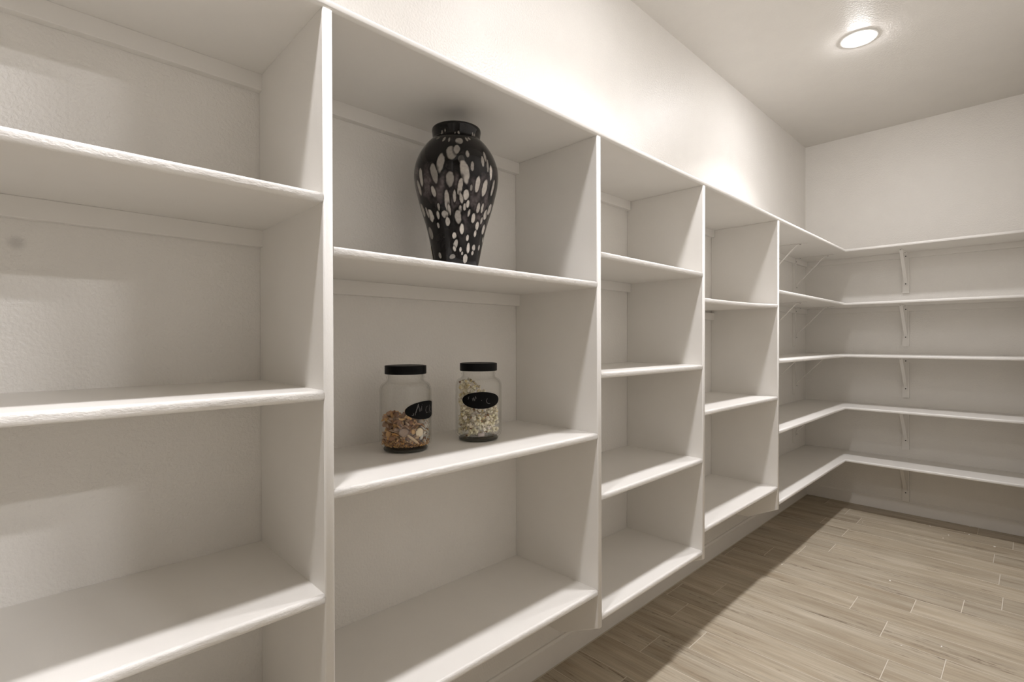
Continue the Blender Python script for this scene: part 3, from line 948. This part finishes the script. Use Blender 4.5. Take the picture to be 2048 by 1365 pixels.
def snacks():
    rs = np.random.RandomState(7)
    v, r = rim_dir(*JL)
    H = Heap()
    pal = [(0.30, 0.17, 0.075), (0.42, 0.26, 0.12), (0.52, 0.36, 0.19), (0.24, 0.14, 0.085), (0.60, 0.46, 0.28), (0.36, 0.24, 0.17), (0.46, 0.28, 0.11), (0.20, 0.10, 0.05), (0.33, 0.25, 0.20)]
    def clampV(V):
        q = np.hypot(V[:, 0], V[:, 1]); lim = 0.0612
        sc = np.where(q > lim, lim / q, 1.0)
        V[:, 0] *= sc; V[:, 1] *= sc
        V[:, 2] = np.maximum(V[:, 2], 0.0128 + 0.3 * np.maximum(0, q - 0.05))
        return V
    def curl(L_, wd, th, bend):
        n = 7; V, Fq = [], []
        for i in range(n + 1):
            s = i / n - 0.5
            a = bend * s
            cx, cz = (math.sin(a) / bend * L_ if abs(bend) > 0.01 else s * L_), ((1 - math.cos(a)) / bend * L_ if abs(bend) > 0.01 else 0)
            wv = wd * (1 - 1.6 * s * s)
            for yy, zz in ((-wv, 0), (wv, 0), (wv * .8, th), (-wv * .8, th)):
                V.append((cx, yy, cz + zz))
        for i in range(n):
            for k in range(4):
                k2 = (k + 1) % 4
                Fq.append((i * 4 + k, i * 4 + k2, i * 4 + 4 + k2, i * 4 + 4 + k))
        Fq += [(0, 1, 2, 3), (n * 4 + 3, n * 4 + 2, n * 4 + 1, n * 4)]
        return np.array(V), Fq
    def top(side): return 0.078 + 0.018 * math.cos(1.5 * (side + 0.1)) - 0.006 * side
    for i in range(1500):                                  # fine crumbs, mostly low and left
        a = rs.uniform(0, 2 * PI); rad = 0.060 * math.sqrt(rs.uniform(0.2, 1))
        x, y = rad * math.cos(a), rad * math.sin(a)
        side = (x * r.x + y * r.y) / 0.06
        z = 0.0135 + abs(rs.normal()) * (0.016 if side < 0.2 else 0.006)
        V = (ICO1[0][:, :] * rs.uniform(0.6, 1.3, (len(ICO1[0]), 1))) * rs.uniform(0.0011, 0.0026) @ rot(rs).T + np.array([x, y, z])
        H.add(clampV(V), ICO1[1], np.array(pal[rs.randint(0, 8)]) * np.array([1.42, 1.3, 1.1]) * rs.uniform(0.75, 1.2))
    for i in range(430):
        a = rs.uniform(0, 2 * PI); rad = 0.056 * math.sqrt(rs.uniform(0.15, 1))
        x, y = rad * math.cos(a), rad * math.sin(a)
        side = (x * r.x + y * r.y) / 0.06
        z = rs.uniform(0.022, top(side))
        kind = rs.rand()
        col = np.array(pal[rs.randint(0, len(pal))]) * np.array([1.42, 1.32, 1.15]) * rs.uniform(0.75, 1.25)
        if kind < 0.45:
            V, Fq = curl(rs.uniform(0.012, 0.026), rs.uniform(0.003, 0.006), 0.0022, rs.uniform(-2.5, 2.5))
        elif kind < 0.8:
            V = ICO2[0] * (1 + 0.25 * rs.uniform(-1, 1, (len(ICO2[0]), 1))) * np.array([rs.uniform(.006, .010), rs.uniform(.004, .008), rs.uniform(.0018, .004)])
            Fq = ICO2[1]
        else:
            V = ICO2[0] * np.array([rs.uniform(.008, .014), .0024, .0024]) * (1 + 0.12 * rs.uniform(-1, 1, (len(ICO2[0]), 1)))
            Fq = ICO2[1]
        if side > 0.55 and rs.rand() < 0.5: col = np.array([0.62, 0.58, 0.50])
        H.add(clampV(V @ rot(rs).T + np.array([x, y, z])), Fq, col)
    o = link('snack_mix', H.build('snack_mix', M_FOOD), None, (JL[0], JL[1], 0.9372))
    tag(o, 'brown mix of crumbs, chips and nuts inside the left glass jar', 'snacks', None, 'stuff')
    # three pieces that stand out against the glass
    def single(name, V, Fq, col, th, z, rad, label, cat):
        d = v * math.cos(th) + r * math.sin(th)
        me = mesh(name, V.tolist(), Fq, M_FOOD, smooth=True)
        at = me.color_attributes.new('tint', 'FLOAT_COLOR', 'POINT')
        at.data.foreach_set('color', np.tile(np.array(list(col) + [1.0], dtype=np.float32), len(V)))
        o_ = link(name, me, None, (JL[0] + d.x * rad, JL[1] + d.y * rad, 0.9372 + z))
        return tag(o_, label, cat)
    def frame(th):
        d = v * math.cos(th) + r * math.sin(th); tdir = -v * math.sin(th) + r * math.cos(th)
        return np.array(tdir), np.array(d), np.array((0, 0, 1.0))
    th = 0.33
    tx, dn, uz = frame(th)
    V = ICO2[0].copy(); V[:, 0] = np.sign(V[:, 0]) * np.abs(V[:, 0]) ** 0.6
    V = V * np.array([0.0205, 0.0034, 0.0036])
    ax = (tx * 0.76 - uz * 0.65); side_ = np.cross(ax, dn)
    single('breadstick', V @ np.stack([ax, dn, side_]), ICO2[1], (0.62, 0.45, 0.26), th, 0.034, 0.0560, 'tan stick-shaped snack slanting down against the front of the left jar', 'snack')
    th = 0.62
    tx, dn, uz = frame(th)
    V = ICO2[0] * np.array([0.0115, 0.0022, 0.0115])
    single('bagel_chip', V @ np.stack([tx, dn, uz]), ICO2[1], (0.78, 0.66, 0.46), th, 0.050, 0.0575, 'pale round chip above the stick in the left jar', 'snack')
    th = -0.1
    tx, dn, uz = frame(th)
    V = ICO2[0] * (1 + 0.2 * np.random.RandomState(4).uniform(-1, 1, (len(ICO2[0]), 1))) * np.array([0.012, 0.0026, 0.0105])
    single('granola_cluster', V @ np.stack([tx, dn, uz]), ICO2[1], (0.33, 0.22, 0.15), th, 0.053, 0.0570, 'dark brown crumbly cluster near the top of the snacks', 'snack')
snacks()

def packet():
    v, r = rim_dir(*JR)
    th = 0.12
    d = v * math.cos(th) + r * math.sin(th); tdir = -v * math.sin(th) + r * math.cos(th)
    V, Fq = [], []
    nx, nz = 8, 4
    for side in (1, -1):
        for j in range(nz + 1):
            for i in range(nx + 1):
                s, t_ = i / nx * 2 - 1, j / nz * 2 - 1
                puff = 0.0022 * (1 - s * s) * (1 - t_ * t_) * side + 0.0002 * side
                p = tdir * (s * 0.0095) + Vector((0, 0, t_ * 0.0055 + s * 0.0006)) + d * (puff - 0.0006 * s * s)
                V.append(p)
    n = (nx + 1) * (nz + 1)
    for sgn in (0, 1):
        for j in range(nz):
            for i in range(nx):
                a = sgn * n + j * (nx + 1) + i
                q = (a, a + 1, a + nx + 2, a + nx + 1)
                Fq.append(q if sgn == 0 else q[::-1])
    me = mesh('freshness_packet', V, Fq, M_PACKET, smooth=True)
    bm = bmesh.new(); bm.from_mesh(me)
    bmesh.ops.remove_doubles(bm, verts=bm.verts, dist=0.00045)
    bmesh.ops.recalc_face_normals(bm, faces=bm.faces)
    bm.to_mesh(me); bm.free()
    o = link('freshness_packet', me, None, (JR[0] + d.x * 0.0585, JR[1] + d.y * 0.0585, 0.9372 + 0.0215))
    tag(o, 'small pinkish packet at the bottom of the popcorn jar', 'packet')
packet()

# ------------------------------------------------------------------ flecks of white paint left on the floor
FLECKS = [
    (0.31, 2.944, 0.0042, 'white paint fleck right on the edge of the long shelf shadow on the floor'),
    (0.463, 4.017, 0.003, 'white paint fleck nearest the left end of the lit floor by the back wall'),
    (0.787, 4.247, 0.0046, 'white paint fleck just outside the shadow strip, below the back bracket'),
    (0.796, 4.427, 0.0034, 'white paint fleck inside the back shadow strip, left of the other one there'),
    (0.969, 4.422, 0.0048, 'white paint fleck inside the back shadow strip, right of the other one there'),
    (0.889, 4.133, 0.0062, 'wide white paint fleck on a tile joint near the back wall'),
    (0.871, 4.046, 0.0046, 'white paint fleck just in front of the wide fleck on the tile joint'),
    (0.954, 4.259, 0.004, 'smaller left fleck of two side by side near the back wall'),
    (0.977, 4.236, 0.0062, 'larger right fleck of two side by side near the back wall'),
    (1.097, 4.097, 0.008, 'longest white paint fleck, far right of the floor near the back wall'),
    (0.752, 3.139, 0.006, 'lone white paint fleck in the middle of the lit floor'),
    (0.89, 2.504, 0.0036, 'left one of two flecks on the nearest tiles at the bottom'),
    (1.002, 2.61, 0.0042, 'right one of two flecks on the nearest tiles at the bottom'),
]
rf = random.Random(8)
for i, (x, y, s, text) in enumerate(FLECKS):
    n = 7
    top = [(s * rf.uniform(.6, 1) * math.cos(2 * PI * k / n), s * 0.7 * rf.uniform(.6, 1) * math.sin(2 * PI * k / n), 0.0012) for k in range(n)]
    bot = [(a * 1.1, b_ * 1.1, 0.0) for a, b_, c in top]
    me = mesh('paint_fleck', bot + top, [tuple(range(n, 2 * n))] + [(k, (k + 1) % n, n + (k + 1) % n, n + k) for k in range(n)], M_FLECK)
    o = link('paint_fleck', me, None, (x, y, 0.0))
    o.rotation_euler.z = rf.uniform(0, 6)
    tag(o, text, 'fleck', 'white paint flecks on the floor')
